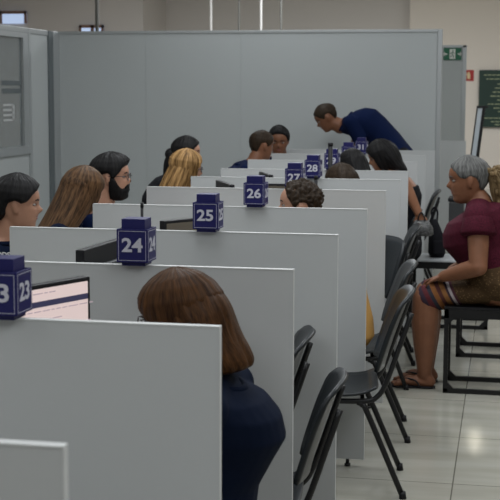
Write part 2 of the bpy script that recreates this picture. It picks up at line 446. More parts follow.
# ---------------------------------------------------------------- number signs
def sign(n, x, y, num, label, s=1.0):
    e = empty('counter_number_sign', (x, y, 1.2015), 0, label, 'sign', 'numbered counter signs')
    c = .046*s
    obj('core', box(B(), (-c*.80, -c*.80, 0), (c*.80, c*.80, .143*s), .001), m_sign, e)
    h0, h1 = .012*s, .113*s
    for k in range(4):
        a = k*PI/2
        M = Matrix.Rotation(a, 4, 'Z')
        pl = obj('sign_face', box(B(), (-c*1.06, -c*1.02-.002, h0), (c*1.06, -c*1.02+.002, h1), .0008, M), m_sign, e)
        bm = B(); t = .0011; i = .0055; yy = -c*1.02-.0026
        x0, x1, z0, z1 = -c*1.06+i, c*1.06-i, h0+i, h1-i
        box(bm, (x0, yy, z0), (x1, yy+.001, z0+t), 0, M); box(bm, (x0, yy, z1-t), (x1, yy+.001, z1), 0, M)
        box(bm, (x0, yy, z0), (x0+t, yy+.001, z1), 0, M); box(bm, (x1-t, yy, z0), (x1, yy+.001, z1), 0, M)
        obj('sign_border', bm, m_signl, pl)
        text('sign_number', str(num), .058*s, m_signl, pl, M @ Matrix.Translation((0, yy, (h0+h1)/2)) @ Matrix.Rotation(PI/2, 4, 'X') @ Matrix.Diagonal((1.14, 1, 1, 1)), bold=.0015)
    return e
sx = {1: -1.145, 2: -1.106, 3: -1.108, 4: -1.132, 5: -1.132, 6: -1.165, 7: -1.168, 8: -1.20, 9: -1.215}
sl = {1: 'at the left edge, beside the lit pink screen', 2: 'above the auburn haired woman, largest one shown whole',
      3: 'below the blonde woman', 4: 'left of the curly haired head', 5: 'half hidden behind the curly haired head',
      6: 'just above the curly haired head', 7: 'partly hidden by the black webcam stalk', 8: 'behind the black haired head',
      9: 'farthest in the row, below the bending man'}
for n, x in sx.items():
    sign(n, x, PD[n][1]+.01, 22+n, 'blue cube sign numbered %d ' % (22+n)+sl[n])

# ---------------------------------------------------------------- monitors
m_screen = mat('screen_page', (.66, .53, .51), .4, emit=.40)
m_sbar = mat('screen_bar', (.03, .03, .07), .4, emit=.4)
m_stxt = mat('screen_text', (.35, .27, .30), .4, emit=.5)
m_dim = mat('screen_dim', (.13, .11, .085), .35)
def monitor(p, rz, label, lit=True, wd=.50, hd=.30, tilt=0, z0=.90):
    e = empty('computer_monitor', (p[0], p[1], .74), rz, label, 'monitor', 'counter monitors')
    z = z0-.74
    T = Matrix.Translation((0, 0, z)) @ Matrix.Rotation(tilt, 4, 'X')
    fr = obj('casing', box(B(), (-wd/2, -.008, 0), (wd/2, .022, hd), .004, T), m_blk, e)
    obj('back_cover', box(B(), (-wd*.3, .02, .05), (wd*.3, .045, hd-.06), .008, T), m_dgrey, fr)
    sc = obj('screen', box(B(), (-wd/2+.012, -.0095, .016), (wd/2-.012, -.0075, hd-.012), 0, T), m_screen if lit else m_dim, e)
    if lit:
        bm = B(); a, b2 = -wd/2+.012, wd/2-.012; yy = -.0102
        box(bm, (a, yy, hd-.062), (b2, yy+.0005, hd-.046), 0, T); obj('header_bar', bm, m_sbar, sc)
        r = random.Random(5)
        for k in range(9):
            bm = B()
            zz = hd-.026-k*.0245
            if k == 1: bm.free(); continue
            x = a+.02
            while x < a+(.44 if k % 3 else .30):
                L = r.uniform(.012, .04); box(bm, (x, yy, zz), (x+L, yy+.0005, zz+.0028), 0, T); x += L+.006
            obj('page_text', bm, m_stxt, sc)
    st = obj('stand', box(B(), (-.025, .03, .012), (.025, .045, z+.10), .003), m_blk, e)
    obj('stand_base', box(B(), (-.11, -.05, 0), (.11, .11, .012), .004), m_blk, e)
    return e
# lit screen in the nearest cubicle
def mon_from(px, py, Y, ang, **k):
    """right upper corner of the casing at a point; ang = direction of the screen's own x axis"""
    c = at(px, py, Y); wd = k.get('wd', .5); hd = k.get('hd', .30)
    x = c.x-math.cos(ang)*wd/2; y = c.y-math.sin(ang)*wd/2
    return monitor((x, y), ang, z0=c.z-hd, **k)
mon_from(88, 276, 3.50, 1.15, label='lit monitor showing a pale pink page behind sign 23', wd=.46, hd=.29)
def mon_left(px, py, Y, ang, **k):
    """upper corner seen leftmost; dirx = where the casing runs from there"""
    c = at(px, py, Y); wd = k.get('wd', .5); hd = k.get('hd', .30); fl = k.pop('flip', False)
    x = c.x+math.cos(ang)*wd/2; y = c.y+math.sin(ang)*wd/2
    return monitor((x, y), ang+(PI if fl else 0), z0=c.z-hd, **k)
mon_left(77.5, 250, 3.93, 1.50, flip=True, label='dark monitor seen from the back, left of sign 24', lit=False, wd=.46, hd=.28)
mon_left(163, 221, 5.00, 1.0, label='monitor with a dim tan screen behind sign 25', lit=False, wd=.31, hd=.26)
mon_left(219, 180, 7.75, -1.15, flip=True, label='dark monitor whose sloping edge shows left of sign 26', lit=False, wd=.42, hd=.26)
mon_left(258, 183.5, 7.12, .15, label='low dark monitor between sign 26 and the curly haired head', lit=False, wd=.17, hd=.2)
mon_left(262, 171.5, 8.55, -1.2, flip=True, label='dark monitor tip showing above sign 26', lit=False, wd=.36, hd=.26)

# thin black poles (camera stalks) by the desks
def stalk(px, ytop, Y, r, label, cube=False):
    p = at(px, ytop, Y)
    e = empty('webcam_stalk', (p.x, p.y, .74), 0, label, 'webcam stand', 'black stalks on the counters')
    h = p.z-.74
    bm = B(); cap(bm, (0, 0, .01), (0, 0, h), r, r*.9, n=10, flat=True); obj('pole', bm, m_blk, e, True)
    bm = B(); cap(bm, (0, 0, 0), (0, 0, .012), .05, .045, n=20, flat=True); obj('base', bm, m_blk, e, True)
    bm = B(); cap(bm, (0, 0, h-.02), (0, 0, h+.002), r*1.02, n=10, flat=True); obj('camera_head', bm, m_blk, e, True)
stalk(142, 203, 5.3, .007, 'thin black webcam stalk just above sign 24')
stalk(330.5, 143, 8.5, .017, 'tall black webcam stalk in front of sign 29')
stalk(316, 176, 7.5, .011, 'short black webcam stalk below sign 28')

# ---------------------------------------------------------------- chairs
def make_chair():
    e = empty('visitor_chair', (0, 0, 0))
    bm = B(); nx, ny = 10, 12; G = []
    for i in range(nx+1):
        row = []
        for j in range(ny+1):
            u = i/nx; v = j/ny*2-1
            wv = .215*(1-.10*abs(2*u-1)**3)
            x = -.215+.43*u; x = x*(1-.06*abs(v)**3)
            z = .445+.018*v*v-.012*math.sin(PI*u)+(-.03*((u-.8)/.2)**2 if u > .8 else 0)+(.018*((.2-u)/.2)**2 if u < .2 else 0)
            row.append(bm.verts.new((x, v*wv, z)))
        G.append(row)
    for i in range(nx):
        for j in range(ny): bm.faces.new((G[i][j], G[i+1][j], G[i+1][j+1], G[i][j+1]))
    bmesh.ops.recalc_face_normals(bm, faces=bm.faces[:])
    bmesh.ops.solidify(bm, geom=bm.faces[:], thickness=.012)
    obj('seat', bm, m_shell, e, True)
    bm = B(); G = []; nz = 12
    for i in range(nz+1):
        row = []
        for j in range(ny+1):
            u = i/nz; v = j/ny*2-1
            wv = .205*(1-.16*max(0, (u-.75)/.25)**2.5-.12*max(0, (.25-u)/.25)**2)
            z = .545+.34*u-.02*abs(v)**3*max(0, (u-.6)/.4)
            x = -.232-.112*u**1.15+.035*v*v-.02*max(0, (u-.85)/.15)**2
            row.append(bm.verts.new((x, v*wv, z)))
        G.append(row)
    for i in range(nz):
        for j in range(ny): bm.faces.new((G[i][j], G[i+1][j], G[i+1][j+1], G[i][j+1]))
    bmesh.ops.recalc_face_normals(bm, faces=bm.faces[:])
    bmesh.ops.solidify(bm, geom=bm.faces[:], thickness=.016)
    obj('backrest', bm, m_shell, e, True)
    for s in (-1, 1):
        bm = B(); y = .19*s
        tube(bm, smooth_path([(-.352, y*.95, .80), (-.305, y, .66), (-.250, y, .50), (-.215, y, .44), (-.165, y, .418), (0, y, .415), (.19, y, .415)]), .0115)
        obj('side_tube', bm, m_blkm, e, True)
        for x0, x1, xf in ((-.15, -.175, -.325), (.08, .105, .25)):
            bm = B(); tube(bm, smooth_path([(x0+.02, y, .412), (x0, y, .40), (x1, y*1.03, .36), (xf, y*1.12, .012)], 4), .0125)
            lg = obj('leg', bm, m_blkm, e, True)
            bm = B(); cap(bm, (xf-.003, y*1.12, 0), (xf, y*1.12, .03), .016, .0145, flat=True); obj('foot_cap', bm, m_blk, lg, True)
    for x in (-.15, .08):
        bm = B(); cap(bm, (x, -.19, .405), (x, .19, .405), .010, flat=True); obj('cross_bar', bm, m_blkm, e, True)
    return e
CH = make_chair(); first = [True]
def chair(x, y, face, label):
    """face = angle of the direction the sitter looks"""
    o = CH if first[0] else copy_tree(CH); first[0] = False
    o.location = (x, y, 0); o.rotation_euler = (0, 0, face)
    tag(o, label, 'chair', 'plastic visitor chairs'); return o
LEFT = PI
chair(-.75, 5.60, LEFT+.11, 'empty grey plastic chair with its seat and splayed legs fully in view')
chair(-.83, 4.05, LEFT+.10, 'grey chair whose dark backrest edge is cut off by the bottom of the frame').scale = (.93, .95, .94)
chair(-1.03, 4.50, LEFT+.12, 'grey chair of which only the backrest tip shows beside the sign 24 partition')
chair(-.80, 6.50, LEFT+.12, 'grey chair of the curly haired person in mustard, second full backrest')
chair(-.93, 7.42, LEFT+.75, 'black chair turned to show its flat dark backrest')
chair(-.90, 8.36, LEFT+.1, 'grey chair under the brown haired visitor, just below the held handbag')
chair(-.97, 9.50, LEFT+.1, 'grey chair under the long black haired woman')
chair(-.93, 11.45, LEFT+.04, 'farthest dark chair, its thin backrest edge beside the held handbag')

# ---------------------------------------------------------------- waiting benches
def bench(x, y, w, d, label, top_m):
    e = empty('waiting_bench', (x, y, 0), 0, label, 'bench', 'black framed waiting benches')
    for yy in (0, d):
        bm = B(); t = .013
        box(bm, (0, yy-t, 0), (t*2, yy+t, .49)); box(bm, (w-t*2, yy-t, 0), (w, yy+t, .49))
        box(bm, (0, yy-t, 0), (w, yy+t, .026)); box(bm, (0, yy-t, .44), (w, yy+t, .49))
        for sx_, X in ((1, t*2), (-1, w-t*2)):
            for Z, sz in ((.026, 1), (.44, -1)):
                vs = [bm.verts.new((X+dx*sx_, yy+dy, Z+dz*sz)) for dy in (-t, t) for dx, dz in ((0, 0), (.035, 0), (0, .035))]
                for f in ((0, 1, 2), (5, 4, 3), (0, 3, 4, 1), (1, 4, 5, 2), (2, 5, 3, 0)): bm.faces.new([vs[i] for i in f])
        obj('side_frame', bm, m_blkm, e)
    bm = B(); box(bm, (0, -.013, .49), (w, d+.013, .505), .003); obj('seat', bm, top_m, e)
    bm = B(); box(bm, (.01, .013, .455), (.03, d-.013, .485)); obj('rail', bm, m_blkm, e)
    bm = B(); box(bm, (w-.03, .013, .455), (w-.01, d-.013, .485)); obj('rail', bm, m_blkm, e)
    return e
m_btop = mat('bench_top_pale', (.42, .44, .46), .3)
bench(-.332, 7.463, .42, .34, 'black framed bench under the seated woman in maroon', m_blk)
bench(-.30, 8.52, .42, .40, 'black framed bench behind the one with the seated woman', m_btop)
bench(-.69, 9.56, .58, .38, 'pale topped black bench past the chairs, below the held handbag', m_btop)

# ================================================================ people
def skinmat(n, c): return mat(n, c, .5, bump=.05, bscale=180, var=.06, vscale=20, spec=.35)
sk_light = skinmat('skin_light', (.46, .25, .17)); sk_mid = skinmat('skin_mid', (.33, .165, .10)); sk_brown = skinmat('skin_brown', (.20, .085, .045))
sk_tan = skinmat('skin_tan', (.27, .12, .065))
def hairmat(n, c, c2, vs=9, curly=False):
    M = bpy.data.materials.new(n); M.use_nodes = True; nt = M.node_tree; b = nt.nodes['Principled BSDF']
    at_ = nt.nodes.new('ShaderNodeAttribute'); at_.attribute_name = 'strand'
    out = []
    for sc, d in ((vs, 2), (vs*4, 1)):
        no = nt.nodes.new('ShaderNodeTexNoise'); no.inputs['Scale'].default_value = sc; no.inputs['Detail'].default_value = d
        nt.links.new(at_.outputs['Vector'], no.inputs['Vector']); out.append(no)
    rp = nt.nodes.new('ShaderNodeValToRGB'); rp.color_ramp.elements[0].position = .36; rp.color_ramp.elements[1].position = .68
    rp.color_ramp.elements[0].color = (*c, 1); rp.color_ramp.elements[1].color = (*c2, 1)
    mx = nt.nodes.new('ShaderNodeMath'); mx.operation = 'MULTIPLY_ADD'; mx.inputs[1].default_value = .35
    sb = nt.nodes.new('ShaderNodeMath'); sb.operation = 'MULTIPLY'; sb.inputs[1].default_value = .68
    nt.links.new(out[0].outputs[0], sb.inputs[0]); nt.links.new(out[1].outputs[0], mx.inputs[0]); nt.links.new(sb.outputs[0], mx.inputs[2])
    nt.links.new(mx.outputs[0], rp.inputs[0]); nt.links.new(rp.outputs[0], b.inputs['Base Color'])
    bp = nt.nodes.new('ShaderNodeBump'); bp.inputs['Strength'].default_value = .25; bp.inputs['Distance'].default_value = .004
    nt.links.new(out[1].outputs[0], bp.inputs['Height']); nt.links.new(bp.outputs[0], b.inputs['Normal'])
    b.inputs['Roughness'].default_value = .5; b.inputs['Specular IOR Level'].default_value = .12
    return M
h_black = hairmat('hair_black', (.006, .006, .007), (.014, .013, .013))
h_dark = hairmat('hair_dark_brown', (.018, .012, .008), (.04, .026, .016))
h_aub = hairmat('hair_auburn', (.020, .008, .003), (.085, .036, .012))
h_brown = hairmat('hair_highlighted', (.022, .012, .007), (.15, .080, .038))
h_blond = hairmat('hair_blond', (.08, .04, .013), (.46, .27, .11), 5)
h_grey = hairmat('hair_grey', (.045, .045, .045), (.17, .17, .165))
h_bcurl = hairmat('hair_blond_curly', (.09, .06, .03), (.30, .21, .11))
m_eye = mat('eye_white', (.30, .27, .25), .3); m_iris = mat('iris', (.02, .012, .008), .2); m_lip = mat('lips', (.22, .07, .06), .45)
m_gl = mat('lens_rim', (.03, .02, .02), .3)

def interp(tab, z):
    if z <= tab[0][0]: return tab[0][1]
    for (a, va), (b, vb) in zip(tab[:-1], tab[1:]):
        if z <= b:
            t = (z-a)/(b-a); t = t*t*(3-2*t) if False else t
            return va+(vb-va)*t
    return tab[-1][1]
XFt = [(0, .050), (.006, .070), (.018, .080), (.030, .081), (.040, .077), (.050, .086), (.057, .084), (.061, .081), (.066, .087), (.074, .086), (.085, .084), (.100, .084), (.112, .079), (.122, .081), (.134, .089), (.150, .089), (.170, .083), (.188, .070), (.205, .050), (.217, .028), (.225, 0)]
XBt = [(0, .010), (.02, -.02), (.05, -.055), (.09, -.088), (.13, -.103), (.16, -.102), (.185, -.088), (.205, -.064), (.217, -.038), (.225, -.012)]
Wt = [(0, .026), (.008, .038), (.02, .047), (.04, .056), (.07, .064), (.10, .070), (.13, .075), (.155, .0755), (.18, .066), (.20, .050), (.215, .029), (.225, .003)]
Nt = [(.072, 0), (.079, .012), (.086, .024), (.093, .026), (.103, .019), (.115, .011), (.126, .006), (.140, .001), (.15, 0)]
ZL = [0, .004, .010, .018, .027, .036, .045, .052, .058, .063, .069, .076, .083, .090, .097, .105, .113, .121, .130, .140, .150, .160, .170, .180, .190, .199, .207, .214, .220, .2245]
def hp(th, z):
    xf, xb, wd = interp(XFt, z), interp(XBt, z), interp(Wt, z)
    c, s = math.cos(th), math.sin(th)
    cx = .0 if z < .2 else (xf+xb)/2
    cx = min(max(cx, xb+.004), xf-.004)
    k = 1.12 if c > 0 else 1.0
    y = wd*math.copysign(abs(s)**(1/1.05), s)
    x = cx+(xf-cx)*math.copysign(abs(c)**(1/k), c) if c > 0 else cx+(cx-xb)*c
    if c > 0:
        x += interp(Nt, z)*math.exp(-(y/.0115)**2)
        x -= .009*math.exp(-((abs(y)-.032)/.014)**2-((z-.116)/.011)**2)
        x += .004*math.exp(-((abs(y)-.042)/.014)**2-((z-.092)/.012)**2)
    return V((x, y, z))
def head_bm(bm, M, n=48):
    R = []
    for z in ZL: R.append([bm.verts.new(M @ hp(2*PI*i/n, z)) for i in range(n)])
    for j in range(len(R)-1):
        for i in range(n): bm.faces.new((R[j][i], R[j][(i+1) % n], R[j+1][(i+1) % n], R[j+1][i]))
    bm.faces.new(R[0][::-1]); bm.faces.new(R[-1])
    for s in (-1, 1):   # ears
        X = M.to_3x3()
        ell(bm, M @ V((-.008, s*.076, .108)), X @ V((.0145, 0, .003)), X @ V((-.003*0, s*.007, 0))*1.0, X @ V((-.004, 0, .026)), 14)
        ell(bm, M @ V((-.004, s*.074, .086)), X @ V((.010, 0, 0)), X @ V((0, s*.006, 0)), X @ V((0, 0, .013)), 12)
def ss(a, b, x):
    t = max(0, min(1, (x-a)/(b-a))); return t*t*(3-2*t)
def hair_line(kind, th):
    a = abs((th+PI) % (2*PI)-PI)*180/PI   # 0 front .. 180 back
    if kind == 'short': return interp([(0, .176), (25, .174), (48, .160), (60, .135), (74, .108), (84, .105), (92, .130), (112, .128), (125, .085), (150, .045), (180, .035)], a)
    if kind == 'back': return interp([(0, .178), (30, .172), (52, .155), (66, .128), (80, .118), (95, .128), (112, .118), (130, .07), (180, .03)], a)
    if kind == 'bob': return interp([(0, .176), (25, .165), (45, .14), (58, .118), (70, .08), (82, .02), (90, 0), (180, 0)], a)
    if kind == 'long': return interp([(0, .176), (22, .165), (42, .135), (55, .09), (65, .04), (78, .0), (180, 0)], a)
def slayer(bm):
    return bm.verts.layers.float_vector.get('strand') or bm.verts.layers.float_vector.new('strand')
def hair_cap(bm, M, kind, T=.012, wav=.0, seed=0, n=120, curl=0, off=None, hi=0):
    SL = slayer(bm); R = []; o = V((0, 0, .115))
    ZZ = []
    for a, b in zip(ZL[:-1], ZL[1:]): ZZ += [a, (a+b)/2]
    ZZ.append(ZL[-1])
    for z in ZZ:
        row = []
        for i in range(n):
            th = 2*PI*i/n; p = hp(th, z); d = (p-o).normalized()
            hl = hair_line(kind, th)+hi*ss(.1, .5, math.cos(th)); k = ss(hl-.004, hl+.010, z)
            t = -.006+(T+.006)*k
            if k > 0:
                t += k*wav*(noise.noise(V((th*9+seed, z*8, seed)))+.5*noise.noise(V((th*22, z*10, seed+4))))
                if curl: t += k*curl*(noise.noise(p*75+V((seed, 0, 0))))
            if off: t += k*off(th, z)
            v = bm.verts.new(M @ (p+d*t)); v[SL] = V((math.cos(th), math.sin(th), z*1.2+seed)); row.append(v)
        R.append(row)
    for j in range(len(R)-1):
        for i in range(n): bm.faces.new((R[j][i], R[j][(i+1) % n], R[j+1][(i+1) % n], R[j+1][i]))
    bm.faces.new(R[0][::-1]); bm.faces.new(R[-1])
def hair_flow(bm, M, rings, n=90, seed=0, amp=.06, world=False):
    """rings: (cx, cy, cz, rx, ry) in head space; strands run along the loft"""
    P = []
    for i in range(len(rings)-1):
        for k in range(5):
            t = k/5; P.append([a+(b-a)*t for a, b in zip(rings[i], rings[i+1])])
    P.append(list(rings[-1]))
    for _ in range(3):
        Q = [P[0]]+[[(a+2*b+c)/4 for a, b, c in zip(P[i-1], P[i], P[i+1])] for i in range(1, len(P)-1)]+[P[-1]]; P = Q
    R3 = M.to_3x3()
    wob = lambda t, k: 1+amp*(noise.noise(V((math.cos(t)*5+seed, math.sin(t)*5, k*.05)))+.7*noise.noise(V((math.cos(t)*13, math.sin(t)*13+seed, k*.04))))
    SL = slayer(bm); n0 = len(bm.verts)
    loft(bm, [(M @ V(q[:3]), R3 @ V((q[3], 0, 0)), R3 @ V((0, q[4], 0))) for q in P], n, wob=wob)
    bm.verts.ensure_lookup_table()
    for i in range(n0, len(bm.verts)):
        t = 2*PI*((i-n0) % n)/n; bm.verts[i][SL] = V((math.cos(t), math.sin(t), ((i-n0)//n)*.012+seed))

def hand_bm(bm, wrist, fdir, up, side=1, curl=.5, s=1.0):
    """fdir: toward the fingers; up: back of the hand; side: +1 thumb on the right of fdir x up"""
    f = fdir.normalized(); u = (up-f*up.dot(f)).normalized(); r = f.cross(u)*side
    w_ = V(wrist)
    rings = [(w_-f*.01*s, r*.024*s, u*.019*s), (w_+f*.02*s, r*.031*s, u*.017*s), (w_+f*.055*s, r*.040*s, u*.015*s), (w_+f*.085*s, r*.040*s, u*.012*s), (w_+f*.094*s, r*.034*s, u*.008*s)]
    loft(bm, rings, 16)
    for k, (off, L) in enumerate(((.030, .070), (.010, .078), (-.010, .072), (-.029, .056))):
        p = w_+f*.082*s+r*off*s; d = (f+r*off*2.2).normalized(); ang = curl*.6; rad = .0088*s
        for j, q in enumerate((.45, .32, .25)):
            dd = (d*math.cos(ang)-u*math.sin(ang)).normalized()
            e = p+dd*L*q*s; cap(bm, p, e, rad, rad*.92, 10); p = e; rad *= .92; ang += curl*(.9 if j == 0 else .7)
    p = w_+f*.022*s+r*.028*s; d = (f*.75+r*.75-u*.25).normalized()
    e = p+d*.042*s; cap(bm, p, e, .0115*s, .010*s, 10); p = e; d = (f*.95+r*.3-u*.35*(1+curl)).normalized()
    e = p+d*.030*s; cap(bm, p, e, .010*s, .009*s, 10); p = e; d = (f*1-u*.4*(1+curl)-r*.15).normalized(); cap(bm, p, p+d*.024*s, .009*s, .0075*s, 10)

def ik(a, b, l1, l2, pole):
    d = b-a; D = min(d.length, (l1+l2)*.995); dn = d.normalized()
    x = (l1*l1-l2*l2+D*D)/(2*D); h = math.sqrt(max(0, l1*l1-x*x))
    p = (pole-dn*pole.dot(dn)).normalized()
    return a+dn*x+p*h, a+dn*D

def person(label, pelvis, headc, face, hyaw=0, hpitch=0, hroll=0, sex='m', skin=None, shirt=None, pants=None, hair=None, hairm=None,
           hs=1.0, bulk=1.0, limb=1.0, hands=None, knees=None, ankles=None, sleeve=.5, vox=.007, bow=.05, glasses=False, beard=False, pole=None, neck=-.022, bexp=1.5, depth=1.0,
           shoes=True, extra=None, shw=None, lower=None, bare=False, collar=True, brows=True):
    pelvis = V(pelvis); headc = V(headc)
    fw = V((math.cos(face), math.sin(face), 0)); lf = V((-math.sin(face), math.cos(face), 0)); up = V((0, 0, 1))
    H = Matrix.Translation(headc) @ Matrix.Rotation(face+hyaw, 4, 'Z') @ Matrix.Rotation(hpitch, 4, 'Y') @ Matrix.Rotation(hroll, 4, 'X') @ Matrix.Scale(hs, 4) @ Matrix.Translation((0, 0, -.115))
    shw_ = shw
    hands = [V(h) for h in hands] if hands else None
    root = empty('person', (pelvis.x, pelvis.y, 0), 0, label, 'person')
    inv = Matrix.Translation(-V((pelvis.x, pelvis.y, 0)))
    def par(o, p=None):
        o.parent = p or root
        o.matrix_parent_inverse = inv if p is None else Matrix.Identity(4)
        return o
    # skeleton
    skullbase = H @ V((-.025, 0, .04)); nb_ = H @ V((-.045, 0, neck))
    hdn = (skullbase-pelvis).normalized()
    nb_ = skullbase*.45+ (headc-hdn*.20-fw*.03)*.55 if False else nb_
    sp = nb_-pelvis; L = sp.length; sd = sp.normalized()
    bk = (sd.cross(lf)).normalized();  bk = bk if bk.dot(fw) < 0 else -bk     # toward the back
    def spine(t): return pelvis+sp*t+bk*bow*math.sin(PI*max(0, min(1, t))**bexp)
    sw = shw or (.185 if sex == 'm' else .162); sw *= (.5+.5*bulk)
    def ringsT(e):
        out = []
        if sex == 'm': tb = [(-.12, .10, .09), (-.06, .155, .125), (.05, .165, .125), (.25, .15, .115), (.45, .155, .12), (.62, .175, .125), (.76, .185, .115), (.86, .165, .095), (.93, .10, .075), (.99, .062, .06)]
        else: tb = [(-.12, .11, .09), (-.06, .17, .13), (.05, .178, .135), (.25, .145, .115), (.45, .138, .115), (.62, .155, .13), (.76, .16, .122), (.86, .15, .104), (.93, .09, .068), (.99, .052, .052)]
        for t, wy, wx in tb:
            kk = bulk if t < .9 else (.7+.3*bulk)
            c = spine(t) if t >= 0 else pelvis+up*t*.9
            axis = sd if t > .1 else up
            q_ = ss(-.05, .45, t); b2 = (bk*q_-fw*(1-q_)).normalized()
            out.append((c, lf*(wy*kk+e), b2*(wx*kk*(depth if .0 < t < .9 else 1)+e)))
        return out
    sh = [spine(.83)+lf*s*sw for s in (1, -1)]
    hip = [pelvis+lf*s*.09*bulk+up*-.01 for s in (1, -1)]
    if knees is None: knees = [pelvis+fw*.42+lf*s*.12+up*(.50-pelvis.z) for s in (1, -1)]
    knees = [V(k) for k in knees]
    if ankles is None: ankles = [V((k.x, k.y, .085))-fw*.02 for k in knees]
    knees = [V(k) for k in knees]; ankles = [V(a) for a in ankles]
    if hands is None: hands = [pelvis+fw*.42+lf*s*.12+up*(.77-pelvis.z) for s in (1, -1)]
    arms = []
    for i, s in enumerate((1, -1)):
        pl = (pole[i] if pole else (up*-1+lf*s*.35-fw*.3))
        el, wr = ik(sh[i], V(hands[i]), .28, .25, V(pl)); arms.append((sh[i], el, wr))
    ak = (.85 if sex == 'f' else 1.0)*(.6+.4*bulk)*limb
    # body
    bm = B()
    loft(bm, ringsT(-.006), 28)
    head_bm(bm, H)
    nr = (.057 if sex == 'm' else .048)*hs*(.8+.2*bulk)
    cap(bm, nb_-sd*.02, skullbase+V((0, 0, 0)), nr*1.08, nr*.95, 18)
    for i, s in enumerate((1, -1)):
        a, b, c = arms[i]
        cap(bm, spine(.93), a, .050*ak, .048*ak, 16)
        cap(bm, a, a+(b-a)*.5, .050*ak, .044*ak, 16); cap(bm, a+(b-a)*.5, b, .044*ak, .037*ak, 16)
        cap(bm, b, b+(c-b)*.4, .038*ak, .036*ak, 16); cap(bm, b+(c-b)*.4, c, .036*ak, .025*ak, 16)
        hd = (c-b).normalized()
        upv = up*.9-hd*up.dot(hd)
        if abs(hd.z) > .8: upv = lf*s
        hand_bm(bm, c, hd if not (pole and pole[0] is None) else hd, upv, -s if abs(hd.z) <= .8 else 1, curl=(.35 if i or not extra else .9))
        k, a2 = knees[i], ankles[i]
        cap(bm, hip[i], k, .082*bulk, .058*(.6+.4*bulk), 18)
        cap(bm, k, k+(a2-k)*.3, .056*limb, .060*limb, 16); cap(bm, k+(a2-k)*.3, k+(a2-k)*.6, .060*limb, .050*limb, 16); cap(bm, k+(a2-k)*.6, a2, .050*limb, .036*(.6+.4*limb), 16)
        toe = a2+fw*.165; toe.z = .028; heel = a2-fw*.035; heel.z = .035
        cap(bm, a2, V((heel.x, heel.y, .038)), .036, .032, 12)
        mid = a2+fw*.08; mid.z = .042
        cap(bm, heel, mid, .030, .032, 12); loft(bm, [(mid-fw*.03, lf*.030, up*.034), (mid+fw*.02, lf*.038, up*.028), (toe-fw*.03, lf*.043, up*.020), (toe, lf*.040, up*.015)], 14)
        for t_ in range(5):
            q = toe+lf*(.030-.015*t_)*s*1.0; q.z = .018; cap(bm, q-fw*.02, q+fw*(.024-.004*t_), .0085 if t_ else .012, None, 8)
    body = par(remeshed('body', bm, skin, None, vox))
    # shirt
    bm = B(); e = .010
    rt = ringsT(e)
    loft(bm, rt[:-1] if not bare else rt[:7], 28)
    for i, s in enumerate((1, -1)):
        a, b, c = arms[i]
        if not bare: cap(bm, spine(.90), a, .050*ak+e, .050*ak+e+.006, 18)
        if sleeve > 0:
            q = a+(b-a)*min(1, sleeve); cap(bm, a, q, .050*ak+e+.008, .047*ak+e+.004, 18, flat=True); ell(bm, a, lf*(.050*ak+e+.008), fw*(.050*ak+e+.008), up*(.050*ak+e+.006))
            if sleeve > 1:
                q2 = b+(c-b)*(sleeve-1); ell(bm, b, lf*(.046*ak+e), fw*(.046*ak+e), up*(.046*ak+e)); cap(bm, b, q2, .045*ak+e, .036*ak+e, 18, flat=True)
    sname = 'shirt' if sex == 'm' else 'blouse'
    so = par(remeshed(sname, bm, shirt, None, vox*1.05, 4))
    if sleeve and not bare and collar:
        bm = B(); c = spine(.90)
        rr_ = nr*1.5
        N = 24; rg = []
        for j in range(N+1):
            t = 2*PI*j/N
            rg.append(c+sd*(.018-.012*math.cos(t)*-1)-bk*rr_*1.05*math.cos(t)*1+lf*rr_*math.sin(t))
        tube(bm, rg, .010, 8); par(obj('collar', bm, shirt, None, True))
    # trousers / shorts
    if pants:
        bm = B(); e = .012
        loft(bm, ringsT(e*.6)[:4], 24)
        for i in range(2):
            k, a2 = knees[i], ankles[i]; hl = lower if lower is not None else .93
            cap(bm, hip[i], k, .082*bulk+e, .060*(.6+.4*bulk)+e, 18)
            if hl > 0: cap(bm, k, k+(a2-k)*hl, .060+e, .050+e, 18, flat=True)
        par(remeshed('trousers', bm, pants, None, vox*1.15, 4))
    if shoes:
        for i in range(2):
            a2 = ankles[i]; c = V((a2.x, a2.y, 0))
            bm = B(); loft(bm, [(c-fw*.068+up*.035, lf*.020, up*.034), (c-fw*.05+up*.04, lf*.034, up*.039), (c+up*.045, lf*.036, up*.044), (c+fw*.06+up*.036, lf*.041, up*.035), (c+fw*.13+up*.028, lf*.046, up*.027), (c+fw*.18+up*.022, lf*.040, up*.021), (c+fw*.205+up*.018, lf*.022, up*.015)], 18)
            par(obj('shoe', bm, m_blk, None, True))
    # face details
    R3 = H.to_3x3()
    for s in (-1, 1):
        bm = B(); ell(bm, H @ V((.0665, s*.032, .116)), R3 @ V((.0105, 0, 0)), R3 @ V((0, .0125, 0)), R3 @ V((0, 0, .0055)), 14); eo = par(obj('eye', bm, m_eye, None, True))
        bm = B(); ell(bm, H @ V((.0745, s*.032, .116)), R3 @ V((.004, 0, 0)), R3 @ V((0, .005, 0)), R3 @ V((0, 0, .005)), 10); io = obj('iris', bm, m_iris, eo, True)
        if brows:
            bm = B(); tube(bm, [H @ V(q) for q in ((.085, s*.014, .134), (.083, s*.028, .139), (.074, s*.044, .135))], [.0028*hs, .0035*hs, .0018*hs], 6); par(obj('eyebrow', bm, hairm, None, True))
    bm = B(); ell(bm, H @ V((.079, 0, .066)), R3 @ V((.009, 0, 0)), R3 @ V((0, .021, 0)), R3 @ V((0, 0, .0045)), 14); ell(bm, H @ V((.079, 0, .056)), R3 @ V((.008, 0, 0)), R3 @ V((0, .018, 0)), R3 @ V((0, 0, .0055)), 14)
    par(obj('lips', bm, m_lip, None, True))
    if hair:
        bm = B(); hair(bm, H); par(obj('hair', bm, hairm, None, True))
